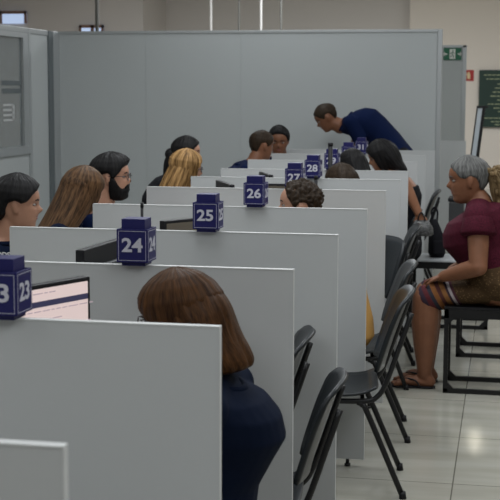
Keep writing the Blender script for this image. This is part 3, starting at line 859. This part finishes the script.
    if beard:
        bm = B(); R = []; n = 90; o = V((0, 0, .115))
        for z in [q for q in ZL if q < .12]:
            row = []
            for i in range(n):
                th = 2*PI*i/n; p = hp(th, z); a = abs((th+PI) % (2*PI)-PI)*180/PI
                topl = interp([(0, .050), (10, .052), (16, .072), (24, .058), (45, .050), (62, .070), (78, .112), (90, .118), (98, .03)], a)
                k = ss(topl+.004, topl-.006, z)*ss(104, 90, a)
                p2 = p+(p-o).normalized()*(-.006+k*(.020+.003*noise.noise(p*120)))
                row.append(bm.verts.new(H @ p2))
            R.append(row)
        for j in range(len(R)-1):
            for i in range(n): bm.faces.new((R[j][i], R[j][(i+1) % n], R[j+1][(i+1) % n], R[j+1][i]))
        bm.faces.new(R[0][::-1]); bm.faces.new(R[-1])
        for s in (-1, 1): tube(bm, [H @ V(q) for q in ((.091, s*.004, .072), (.088, s*.016, .069), (.076, s*.030, .055))], [.005, .006, .006], 8)
        par(obj('beard', bm, hairm, None, True))
    if glasses:
        bm = B()
        for s in (-1, 1):
            pts = [H @ V((.096-.006*abs(math.cos(t)), s*(.033+.023*math.cos(t)), .115+.019*math.sin(t))) for t in [2*PI*j/20 for j in range(21)]]
            tube(bm, pts, .0019*hs, 6)
            tube(bm, [H @ V((.092, s*.056, .119)), H @ V((.05, s*.076, .119)), H @ V((-.005, s*.080, .118)), H @ V((-.02, s*.079, .105))], .0018*hs, 6)
        tube(bm, [H @ V((.100, -.010, .119)), H @ V((.108, 0, .121)), H @ V((.100, .010, .119))], .0018*hs, 6)
        par(obj('glasses', bm, m_gl, None, True))
    return dict(root=root, par=par, H=H, arms=arms, sh=sh, spine=spine, knees=knees, ankles=ankles, fw=fw, lf=lf, bk=bk, sd=sd, hip=hip, nb=nb_, ringsT=ringsT)

def hc(px, py, Y): return at(px, py, Y)
R0 = math.radians

# hair styles ---------------------------------------------------------
def short(T=.012, curl=0, wav=.003, seed=1, off=None, hi=0):
    return lambda bm, H: hair_cap(bm, H, 'short', T, wav, seed, curl=curl, off=off, hi=hi)
def longhair(rings, T=.016, seed=2, amp=.08, wav=.004, off=None, kind='long'):
    def f(bm, H):
        hair_cap(bm, H, kind, T, wav, seed, off=off); hair_flow(bm, H, rings, seed=seed, amp=amp)
    return f
def bunhair(bun, r, T=.012, seed=3, tail=None):
    def f(bm, H):
        hair_cap(bm, H, 'back', T, .003, seed)
        ell(bm, H @ V(bun), H.to_3x3() @ V((r, 0, 0)), H.to_3x3() @ V((0, r, 0)), H.to_3x3() @ V((0, 0, r)), 24)
        if tail: hair_flow(bm, H, tail, seed=seed, amp=.1, n=50)
    return f

# 1. foreground woman with auburn hair
PL = person('auburn haired woman in a navy shirt and glasses bent forward behind the sign 23 partition',
       (-.82, 3.33, .59), at(180, 318, 3.33), LEFT, hyaw=-.12, hpitch=.16, neck=-.02, sex='f', skin=sk_light, shirt=m_navy, pants=m_darkf, hairm=h_aub, hs=1.07, bulk=1.08,
       bow=.07, bexp=1.45, depth=1.12, vox=.006, sleeve=1.5, glasses=True,
       hands=[(-1.30, 3.2, .79), (-1.30, 3.5, .79)], pole=[V((-.2, -.1, -1)), V((-.2, .1, -1))],
       hair=longhair([(-.02, 0, .19, .075, .065), (-.03, 0, .165, .092, .082), (-.045, 0, .13, .090, .094), (-.052, 0, .10, .088, .097), (-.058, 0, .07, .088, .098), (-.066, 0, .045, .088, .097), (-.074, 0, .02, .090, .094), (-.084, 0, -.008, .088, .090), (-.09, 0, -.026, .078, .078), (-.092, 0, -.034, .03, .03)], T=.020, seed=5, amp=.05, wav=.002, kind='bob'))
e = empty('round_stool', (-.86, 3.33, 0), 0, 'low round stool under the auburn haired woman', 'stool')
bm = B(); cap(bm, (0, 0, .40), (0, 0, .44), .17, .165, n=32, flat=True); obj('seat', bm, m_darkf, e)
for k in range(4):
    a = PI/4+k*PI/2; bm = B(); cap(bm, (.10*math.cos(a), .10*math.sin(a), .40), (.17*math.cos(a), .17*math.sin(a), 0), .011, flat=True); obj('leg', bm, m_blkm, e)

e2 = copy_tree(e); e2.location = (-.99, 9.02, 0); e2['label'] = 'low round stool under the black haired visitor'
# 2. clerk at far left, dark hair pulled back
PA = person('dark haired woman in navy at the far left edge, face in profile to the right', (-2.22, 5.33, .57), at(18, 203, 5.3), .0, hyaw=.32, hpitch=.08, sex='f',
       skin=skinmat('skin_warm', (.38, .20, .13)), shirt=m_navy, pants=m_darkf, hairm=h_black, hs=1.02, sleeve=.55, hair=bunhair((-.118, 0, .075), .052, T=.020))
T_ = PA
q = at(3.5, 255, 5.10)
text('shirt_lettering', 'DDS', .030, m_white, PA['root'], Matrix.Translation(q-V((PA['root'].location.x, PA['root'].location.y, 0))) @ Matrix.Rotation(PI/2, 4, 'X'), bold=.0006)
# 3. long haired clerk with highlights
person('woman with long straight highlighted brown hair at the left, turned away', (-2.28, 6.22, .57), at(84, 190, 6.2), .25, hyaw=.55, hpitch=.18, sex='f', skin=sk_light, shirt=m_navy,
       pants=m_darkf, hairm=h_brown, hair=longhair([(-.02, 0, .192, .072, .062), (-.028, 0, .168, .090, .080), (-.03, 0, .14, .097, .088), (-.03, 0, .12, .100, .086), (-.045, 0, .06, .102, .092), (-.07, -.0, .0, .098, .098), (-.10, 0, -.06, .09, .105), (-.13, 0, -.12, .085, .11), (-.16, 0, -.19, .075, .11), (-.18, 0, -.25, .05, .09), (-.185, 0, -.27, .02, .04)], T=.016, seed=11, amp=.02, wav=.0008))
# 4. bearded man
person('bearded man with black hair and glasses facing right', (-2.22, 6.75, .57), at(112, 176, 6.6), .0, hyaw=.12, hpitch=.03, sex='m', skin=sk_light, shirt=m_blue, pants=m_darkf,
       hairm=h_black, hair=short(.020, wav=.004, off=lambda th, z: .008*ss(.15, .19, z)*ss(.225, .2, z)*max(0, math.cos(th))), beard=True, glasses=True)
# 5. blonde woman
person('blonde woman with wavy bob and glasses facing right', (-2.20, 8.2, .57), at(187, 168, 8.15), .1, hyaw=.25, hpitch=.12, sex='f', skin=sk_light, shirt=m_navy, pants=m_darkf,
       hairm=h_blond, glasses=True, hair=longhair([(-.01, 0, .17, .07, .065), (-.015, 0, .12, .098, .088), (-.03, 0, .06, .105, .096), (-.045, 0, .0, .108, .102), (-.06, 0, -.05, .105, .105), (-.065, 0, -.085, .08, .085), (-.065, 0, -.095, .03, .03)], T=.018, seed=21, amp=.08))
# 6. woman behind the blonde
person('dark haired woman mostly hidden behind the blonde woman', (-2.45, 8.75, .57), at(187, 153, 8.8), .0, hyaw=.15, hpitch=.05, sex='f', skin=sk_light, shirt=m_darkf, pants=m_darkf,
       hairm=h_black, hair=bunhair((-.11, 0, .10), .045, T=.014, tail=[(-.09, 0, .10, .05, .06), (-.11, 0, .04, .05, .06), (-.115, 0, -.05, .045, .055), (-.115, 0, -.12, .03, .04)]))
# 7. man in polo seen from behind
person('short haired man in a dark blue polo seen half from behind', (-2.14, 10.42, .60), at(262, 145, 10.4), .35, hyaw=.30, hpitch=.15, sex='m', skin=sk_brown, shirt=m_blue, pants=m_darkf,
       hairm=h_dark, hair=short(.008, wav=.002), vox=.009, hs=1.05, bulk=1.15, bow=.11, neck=-.015)
# 8. man facing the camera
person('black haired man looking down towards the man in the blue polo', (-1.98, 11.52, .57), at(279, 140, 11.5), -1.2, hyaw=-.25, hpitch=.30, sex='m', skin=sk_brown, shirt=m_blue, pants=m_darkf,
       hairm=h_black, hair=short(.013, wav=.004, hi=.012), vox=.009, hs=1.12, hands=[(-1.80, 11.15, .80), (-2.1, 11.15, .80)], knees=[(-1.86, 11.25, .50), (-2.1, 11.25, .50)])
# 9. standing man bending over
person('standing man in a navy polo bending forward over the farthest counter', (-1.0, 12.42, 1.13), at(326, 117, 12.35), LEFT, hyaw=.12, hpitch=.62, neck=.0, sex='m', skin=sk_brown, shirt=m_blue, pants=m_darkf,
       hairm=h_dark, hair=short(.005, wav=.001), vox=.009, bow=.13, hs=1.15, hands=[(-1.40, 12.3, 1.0), (-1.45, 12.14, 1.16)], pole=[V((.3, .2, -1)), V((.8, -.2, -.8))], knees=[(-.97, 12.3, .60), (-.97, 12.52, .60)],
       ankles=[(-.95, 12.3, .085), (-.95, 12.52, .085)], sleeve=.7, bulk=1.22)
# 10. long black haired woman with the handbag
PH = person('woman with long black hair and bare arm leaning down holding a handbag', (-.74, 9.55, .60), at(381, 156, 9.55), LEFT+.1, hyaw=.10, hpitch=.35, neck=-.01, limb=1.35, sex='f', skin=sk_tan, shirt=m_darkf, pants=m_jean,
       hairm=h_black, vox=.008, sleeve=0, bare=True, bow=.05, hands=[(-.60, 9.12, .885), (-1.1, 9.6, .78)], pole=[V((.3, -1, -.1)), V((0, .3, -1))],
       hair=longhair([(-.02, 0, .192, .072, .062), (-.03, 0, .168, .09, .08), (-.035, 0, .14, .096, .088), (-.05, 0, .08, .09, .095), (-.065, 0, .04, .072, .09), (-.082, 0, .0, .062, .088), (-.10, 0, -.03, .050, .08), (-.115, 0, -.05, .035, .07), (-.12, 0, -.065, .015, .03)], T=.018, seed=31, amp=.09), extra=True)
# 11. curly haired visitor
person('person with short dark curly hair in a mustard top, eyes just above a partition', (-.765, 6.42, .57), at(299, 205, 6.35), LEFT, hyaw=.12, hpitch=.0, sex='m', skin=sk_light, shirt=m_must, pants=m_jean,
       hairm=h_dark, hs=1.06, hair=short(.011, curl=.017, seed=8, hi=.014), bow=.07, hands=[(-1.2, 6.3, .78), (-1.2, 6.6, .78)])
# 12. brown haired visitor
person('brown haired visitor whose crown shows left of the black haired head', (-.80, 8.36, .56), at(341, 182, 8.3), LEFT, hyaw=-.6, hpitch=.15, sex='f', skin=sk_mid, shirt=m_darkf, pants=m_darkf,
       hairm=h_dark, hair=longhair([(-.02, 0, .192, .072, .062), (-.028, 0, .168, .090, .080), (-.03, 0, .14, .097, .088), (-.03, 0, .12, .100, .092), (-.045, 0, .06, .105, .098), (-.07, 0, .0, .09, .09), (-.10, 0, -.06, .07, .08), (-.10, 0, -.08, .03, .03)], T=.016, seed=41))
# 13. black haired visitor
person('black haired visitor between the brown haired head and the bending woman', (-.99, 9.07, .56), at(352, 166, 9.06), LEFT-.1, hyaw=-.7, hpitch=.2, sex='f', skin=sk_mid, shirt=m_darkf, pants=m_darkf,
       hairm=h_black, hair=longhair([(-.02, 0, .192, .072, .062), (-.028, 0, .168, .090, .080), (-.03, 0, .14, .097, .088), (-.03, 0, .12, .100, .092), (-.045, 0, .06, .100, .095), (-.07, 0, .0, .085, .085), (-.08, 0, -.04, .04, .05)], T=.016, seed=51), brows=False)

# 14. seated woman in maroon
def stripes_mat():
    M = bpy.data.materials.new('patterned_skirt'); M.use_nodes = True; nt = M.node_tree; b = nt.nodes['Principled BSDF']
    tc = nt.nodes.new('ShaderNodeTexCoord')
    vo = nt.nodes.new('ShaderNodeTexVoronoi'); vo.inputs['Scale'].default_value = 75; nt.links.new(tc.outputs['Object'], vo.inputs['Vector'])
    rp = nt.nodes.new('ShaderNodeValToRGB'); rp.color_ramp.elements[0].position = .12; rp.color_ramp.elements[1].position = .3
    rp.color_ramp.elements[0].color = (.21, .13, .06, 1); rp.color_ramp.elements[1].color = (.062, .036, .016, 1)
    nt.links.new(vo.outputs['Distance'], rp.inputs[0])
    # bands near the knee, across the thigh
    sp = nt.nodes.new('ShaderNodeSeparateXYZ'); nt.links.new(tc.outputs['Object'], sp.inputs[0])
    # coordinate = x*-.94 + z*-.35 (along the thigh towards the knee)
    m1 = nt.nodes.new('ShaderNodeMath'); m1.operation = 'MULTIPLY_ADD'; m1.inputs[1].default_value = .55
    nt.links.new(sp.outputs['Z'], m1.inputs[0]); nt.links.new(sp.outputs['X'], m1.inputs[2])
    mr = nt.nodes.new('ShaderNodeMapRange'); mr.inputs['From Min'].default_value = -.30; mr.inputs['From Max'].default_value = -.02
    mr.inputs['From Min'].default_value = SK0; mr.inputs['From Max'].default_value = SK1
    nt.links.new(m1.outputs[0], mr.inputs['Value'])
    r2 = nt.nodes.new('ShaderNodeValToRGB'); r2.color_ramp.interpolation = 'CONSTANT'
    cs = [(0, (.07, .012, .018)), (.12, (.035, .022, .035)), (.24, (.08, .016, .02)), (.36, (.025, .025, .035)), (.46, (.19, .075, .025)), (.58, (.07, .025, .022)), (.68, (.20, .09, .03)), (.80, (.035, .022, .03)), (.86, (.34, .30, .31)), (.93, (.06, .02, .03))]
    while len(r2.color_ramp.elements) < len(cs): r2.color_ramp.elements.new(.5)
    for el, (p_, c_) in zip(r2.color_ramp.elements, cs): el.position = p_; el.color = (*c_, 1)
    nt.links.new(mr.outputs[0], r2.inputs[0])
    lt = nt.nodes.new('ShaderNodeMath'); lt.operation = 'LESS_THAN'; lt.inputs[1].default_value = SK1
    nt.links.new(m1.outputs[0], lt.inputs[0])
    mx = nt.nodes.new('ShaderNodeMix'); mx.data_type = 'RGBA'
    nt.links.new(lt.outputs[0], mx.inputs[0]); nt.links.new(rp.outputs[0], mx.inputs[6]); nt.links.new(r2.outputs[0], mx.inputs[7])
    nt.links.new(mx.outputs[2], b.inputs['Base Color']); b.inputs['Roughness'].default_value = .85; b.inputs['Specular IOR Level'].default_value = .2
    return M
# object coordinates of the skirt are world coordinates here
SK0, SK1 = -.50+.55*.55, -.27+.55*.58
m_skirt = stripes_mat()
def ponytail(bm, H):
    hair_cap(bm, H, 'back', .007, .002, 6)
m_p = (.03, 7.63, .635)
kn = [(-.445, 7.76, .535), (-.445, 7.54, .535)]
PM = person('seated woman in a maroon blouse with grey hair and a blond ponytail, hand on knee', m_p, at(468, 179, 7.62), LEFT, hyaw=.06, hpitch=.12, sex='f', skin=sk_brown,
       shirt=m_maroon, pants=None, hairm=h_grey, hs=1.20, bulk=1.42, depth=1.25, neck=.012, limb=1.38, bow=-.05, vox=.006, sleeve=.38, collar=False, shw=.15,
       hands=[(-.34, 7.50, .675), (-.30, 7.72, .68)], knees=kn, ankles=[(-.44, 7.73, .085), (-.445, 7.56, .085)], shoes=False, hair=ponytail,
       pole=[V((.3, -.5, -1)), V((.3, .5, -1))])
par = PM['par']
# blond curly ponytail
bm = B(); H = PM['H']; R3 = H.to_3x3()
rg = [(-.095, 0, .135, .02, .02), (-.125, 0, .150, .045, .05), (-.155, 0, .13, .062, .065), (-.175, 0, .09, .072, .072), (-.180, 0, .04, .072, .072), (-.178, 0, -.01, .062, .065), (-.16, 0, -.05, .035, .04), (-.155, 0, -.07, .012, .012)]
hair_flow(bm, H, rg, n=70, amp=.30, seed=9)
for k in range(170):
    t = random.random(); i = min(len(rg)-2, int(t*(len(rg)-1))); a = random.random()*2*PI; q = rg[i]
    c = V((q[0]+math.cos(a)*q[3]*.95, q[1]+math.sin(a)*q[4]*.95, q[2])); r = random.uniform(.006, .011)
    n0 = len(bm.verts); ell(bm, H @ c, R3 @ V((r, 0, 0)), R3 @ V((0, r, 0)), R3 @ V((0, 0, r*1.5)), 8); bm.verts.ensure_lookup_table(); sl_ = slayer(bm); rv = V((random.random()*3, random.random()*3, 0))
    for i_ in range(n0, len(bm.verts)): bm.verts[i_][sl_] = rv
po = par(obj('ponytail', bm, h_bcurl, None, True)); po['label'] = 'blond curly ponytail'
# skirt / shorts to the knee
bm = B(); P = PM
loft(bm, P['ringsT'](.018)[:4], 26)
for i in range(2):
    cap(bm, P['hip'][i]+V((0, 0, .0)), P['knees'][i]+V((.015, 0, .005)), .112, .083, 20, flat=False)
loft(bm, [(V((-.08, 7.63, .60)), V((0, .21, 0)), V((0, 0, .10))), (V((-.35, 7.65, .555)), V((0, .18, 0)), V((0, 0, .082)))], 24)
par(remeshed('patterned_skirt', bm, m_skirt, None, .007, 4))
# flutter sleeves in lace
for i, s in enumerate((1, -1)):
    a, b, c = P['arms'][i]; d = (b-a).normalized(); u1, u2 = frame(d)
    bm = B(); loft(bm, [(a-d*.03, u1*.075, u2*.075), (a+d*.02, u1*.092, u2*.09), (a+d*.085, u1*.105, u2*.100), (a+d*.097, u1*.100, u2*.098)], 28, wob=lambda t, k: 1+.05*math.sin(t*7)*(k > 1))
    par(obj('lace_sleeve', bm, m_maroon, None, True))
# sandals
for i in range(2):
    a2 = P['ankles'][i]; fw = P['fw']; lf = P['lf']; c = V((a2.x, a2.y, 0))
    bm = B(); loft(bm, [(c-fw*.065+V((0, 0, .007)), lf*.02, V((0, 0, .006))), (c-fw*.04+V((0, 0, .007)), lf*.036, V((0, 0, .007))), (c+fw*.06+V((0, 0, .007)), lf*.038, V((0, 0, .007))), (c+fw*.15+V((0, 0, .007)), lf*.048, V((0, 0, .007))), (c+fw*.20+V((0, 0, .007)), lf*.030, V((0, 0, .006)))], 18)
    so = par(obj('sandal', bm, m_blk, None, True)); so['label'] = 'black flip flop'
    bm = B()
    for s in (-1, 1): tube(bm, smooth_path([c+fw*.14+V((0, 0, .02)), c+fw*.115+lf*s*.02+V((0, 0, .056)), c+fw*.05+lf*s*.040+V((0, 0, .05)), c+fw*.02+lf*s*.042+V((0, 0, .01))], 4), .005, 6)
    st = obj('strap', bm, m_blk, so, True)

# chairs beneath the clerks
for (x, y, a, lb) in ((-2.22, 5.33, 0, 'grey chair under the dark haired woman at the far left'), (-2.28, 6.20, .25, 'grey chair under the woman with highlighted hair'),
                   (-2.24, 6.80, 0, 'grey chair under the bearded man'), (-2.20, 8.18, .1, 'grey chair under the blonde woman'),
                   (-2.45, 8.75, 0, 'grey chair under the woman hidden behind the blonde'), (-2.28, 10.4, .3, 'grey chair under the man in the blue polo'),
                   (-1.98, 11.52, -1.35, 'grey chair under the man looking down')):
    chair(x, y, a, lb)

# ---------------------------------------------------------------- handbag and bags
e = empty('handbag', (-.568, 9.10, .735), 0, 'black and white patterned handbag held by its handles', 'handbag')
bagm = mat('bag_print', (.012, .012, .014), .5, col2=(.14, .14, .14), vscale=40, stretch=(1, 1, 2))
bm = B(); loft(bm, [((0, 0, -.005), (.075, 0, 0), (0, .04, 0)), ((0, 0, .01), (.095, 0, 0), (0, .055, 0)), ((0, 0, .07), (.09, 0, 0), (0, .05, 0)), ((-.01, 0, .12), (.07, 0, 0), (0, .03, 0)), ((-.01, 0, .135), (.055, 0, 0), (0, .012, 0))], 26, power=3, wob=lambda t, k: 1+.04*math.sin(5*t+k))
obj('bag_body', bm, bagm, e, True); e.scale = (.78, .78, .78)
for s in (-1, 1):
    bm = B(); tube(bm, smooth_path([(-.045, s*.015, .12), (-.035, s*.012, .17), (-.015, s*.006, .205), (.01, s*.012, .17), (.025, s*.015, .12)], 5), .006, 8); obj('handle', bm, m_blk, e, True)
e = empty('backpack', (-.50, 9.75, .506), .2, 'black backpack standing on the pale topped bench', 'bag')
bm = B(); loft(bm, [((0, 0, 0), (.05, 0, 0), (0, .07, 0)), ((0, 0, .03), (.06, 0, 0), (0, .085, 0)), ((-.005, 0, .15), (.055, 0, 0), (0, .08, 0)), ((-.02, 0, .24), (.035, 0, 0), (0, .06, 0)), ((-.025, 0, .28), (.02, 0, 0), (0, .03, 0))], 22, power=2.8, wob=lambda t, k: 1+.05*math.sin(4*t+k*2))
obj('bag_body', bm, m_darkf, e, True)
bm = B(); tube(bm, smooth_path([(-.035, 0, .27), (-.045, 0, .34), (-.02, 0, .37), (0, 0, .33), (-.005, 0, .26)], 5), .007, 8); obj('handle', bm, m_darkf, e, True)
bm = B(); box(bm, (-.04, -.10, .03), (.04, -.075, .13), .01); obj('front_pocket', bm, m_darkf, e)
# black upright chair back, built as a lidded block, behind the maroon woman
e = empty('dark_chair_back', (0, 0, 0), 0, 'tall dark chair back standing behind the face of the woman in maroon', 'chair back')
p = at(449, 198, 10.8); q = at(461, 222, 10.8)
bm = B(); box(bm, (p.x, 10.8, .0), (q.x+.02, 11.05, p.z-.03), .01); obj('chair_back_body', bm, m_dgrey, e)
bm = B(); box(bm, (p.x-.008, 10.79, p.z-.03), (q.x+.028, 11.06, p.z), .008); obj('chair_back_top', bm, m_blk, e)
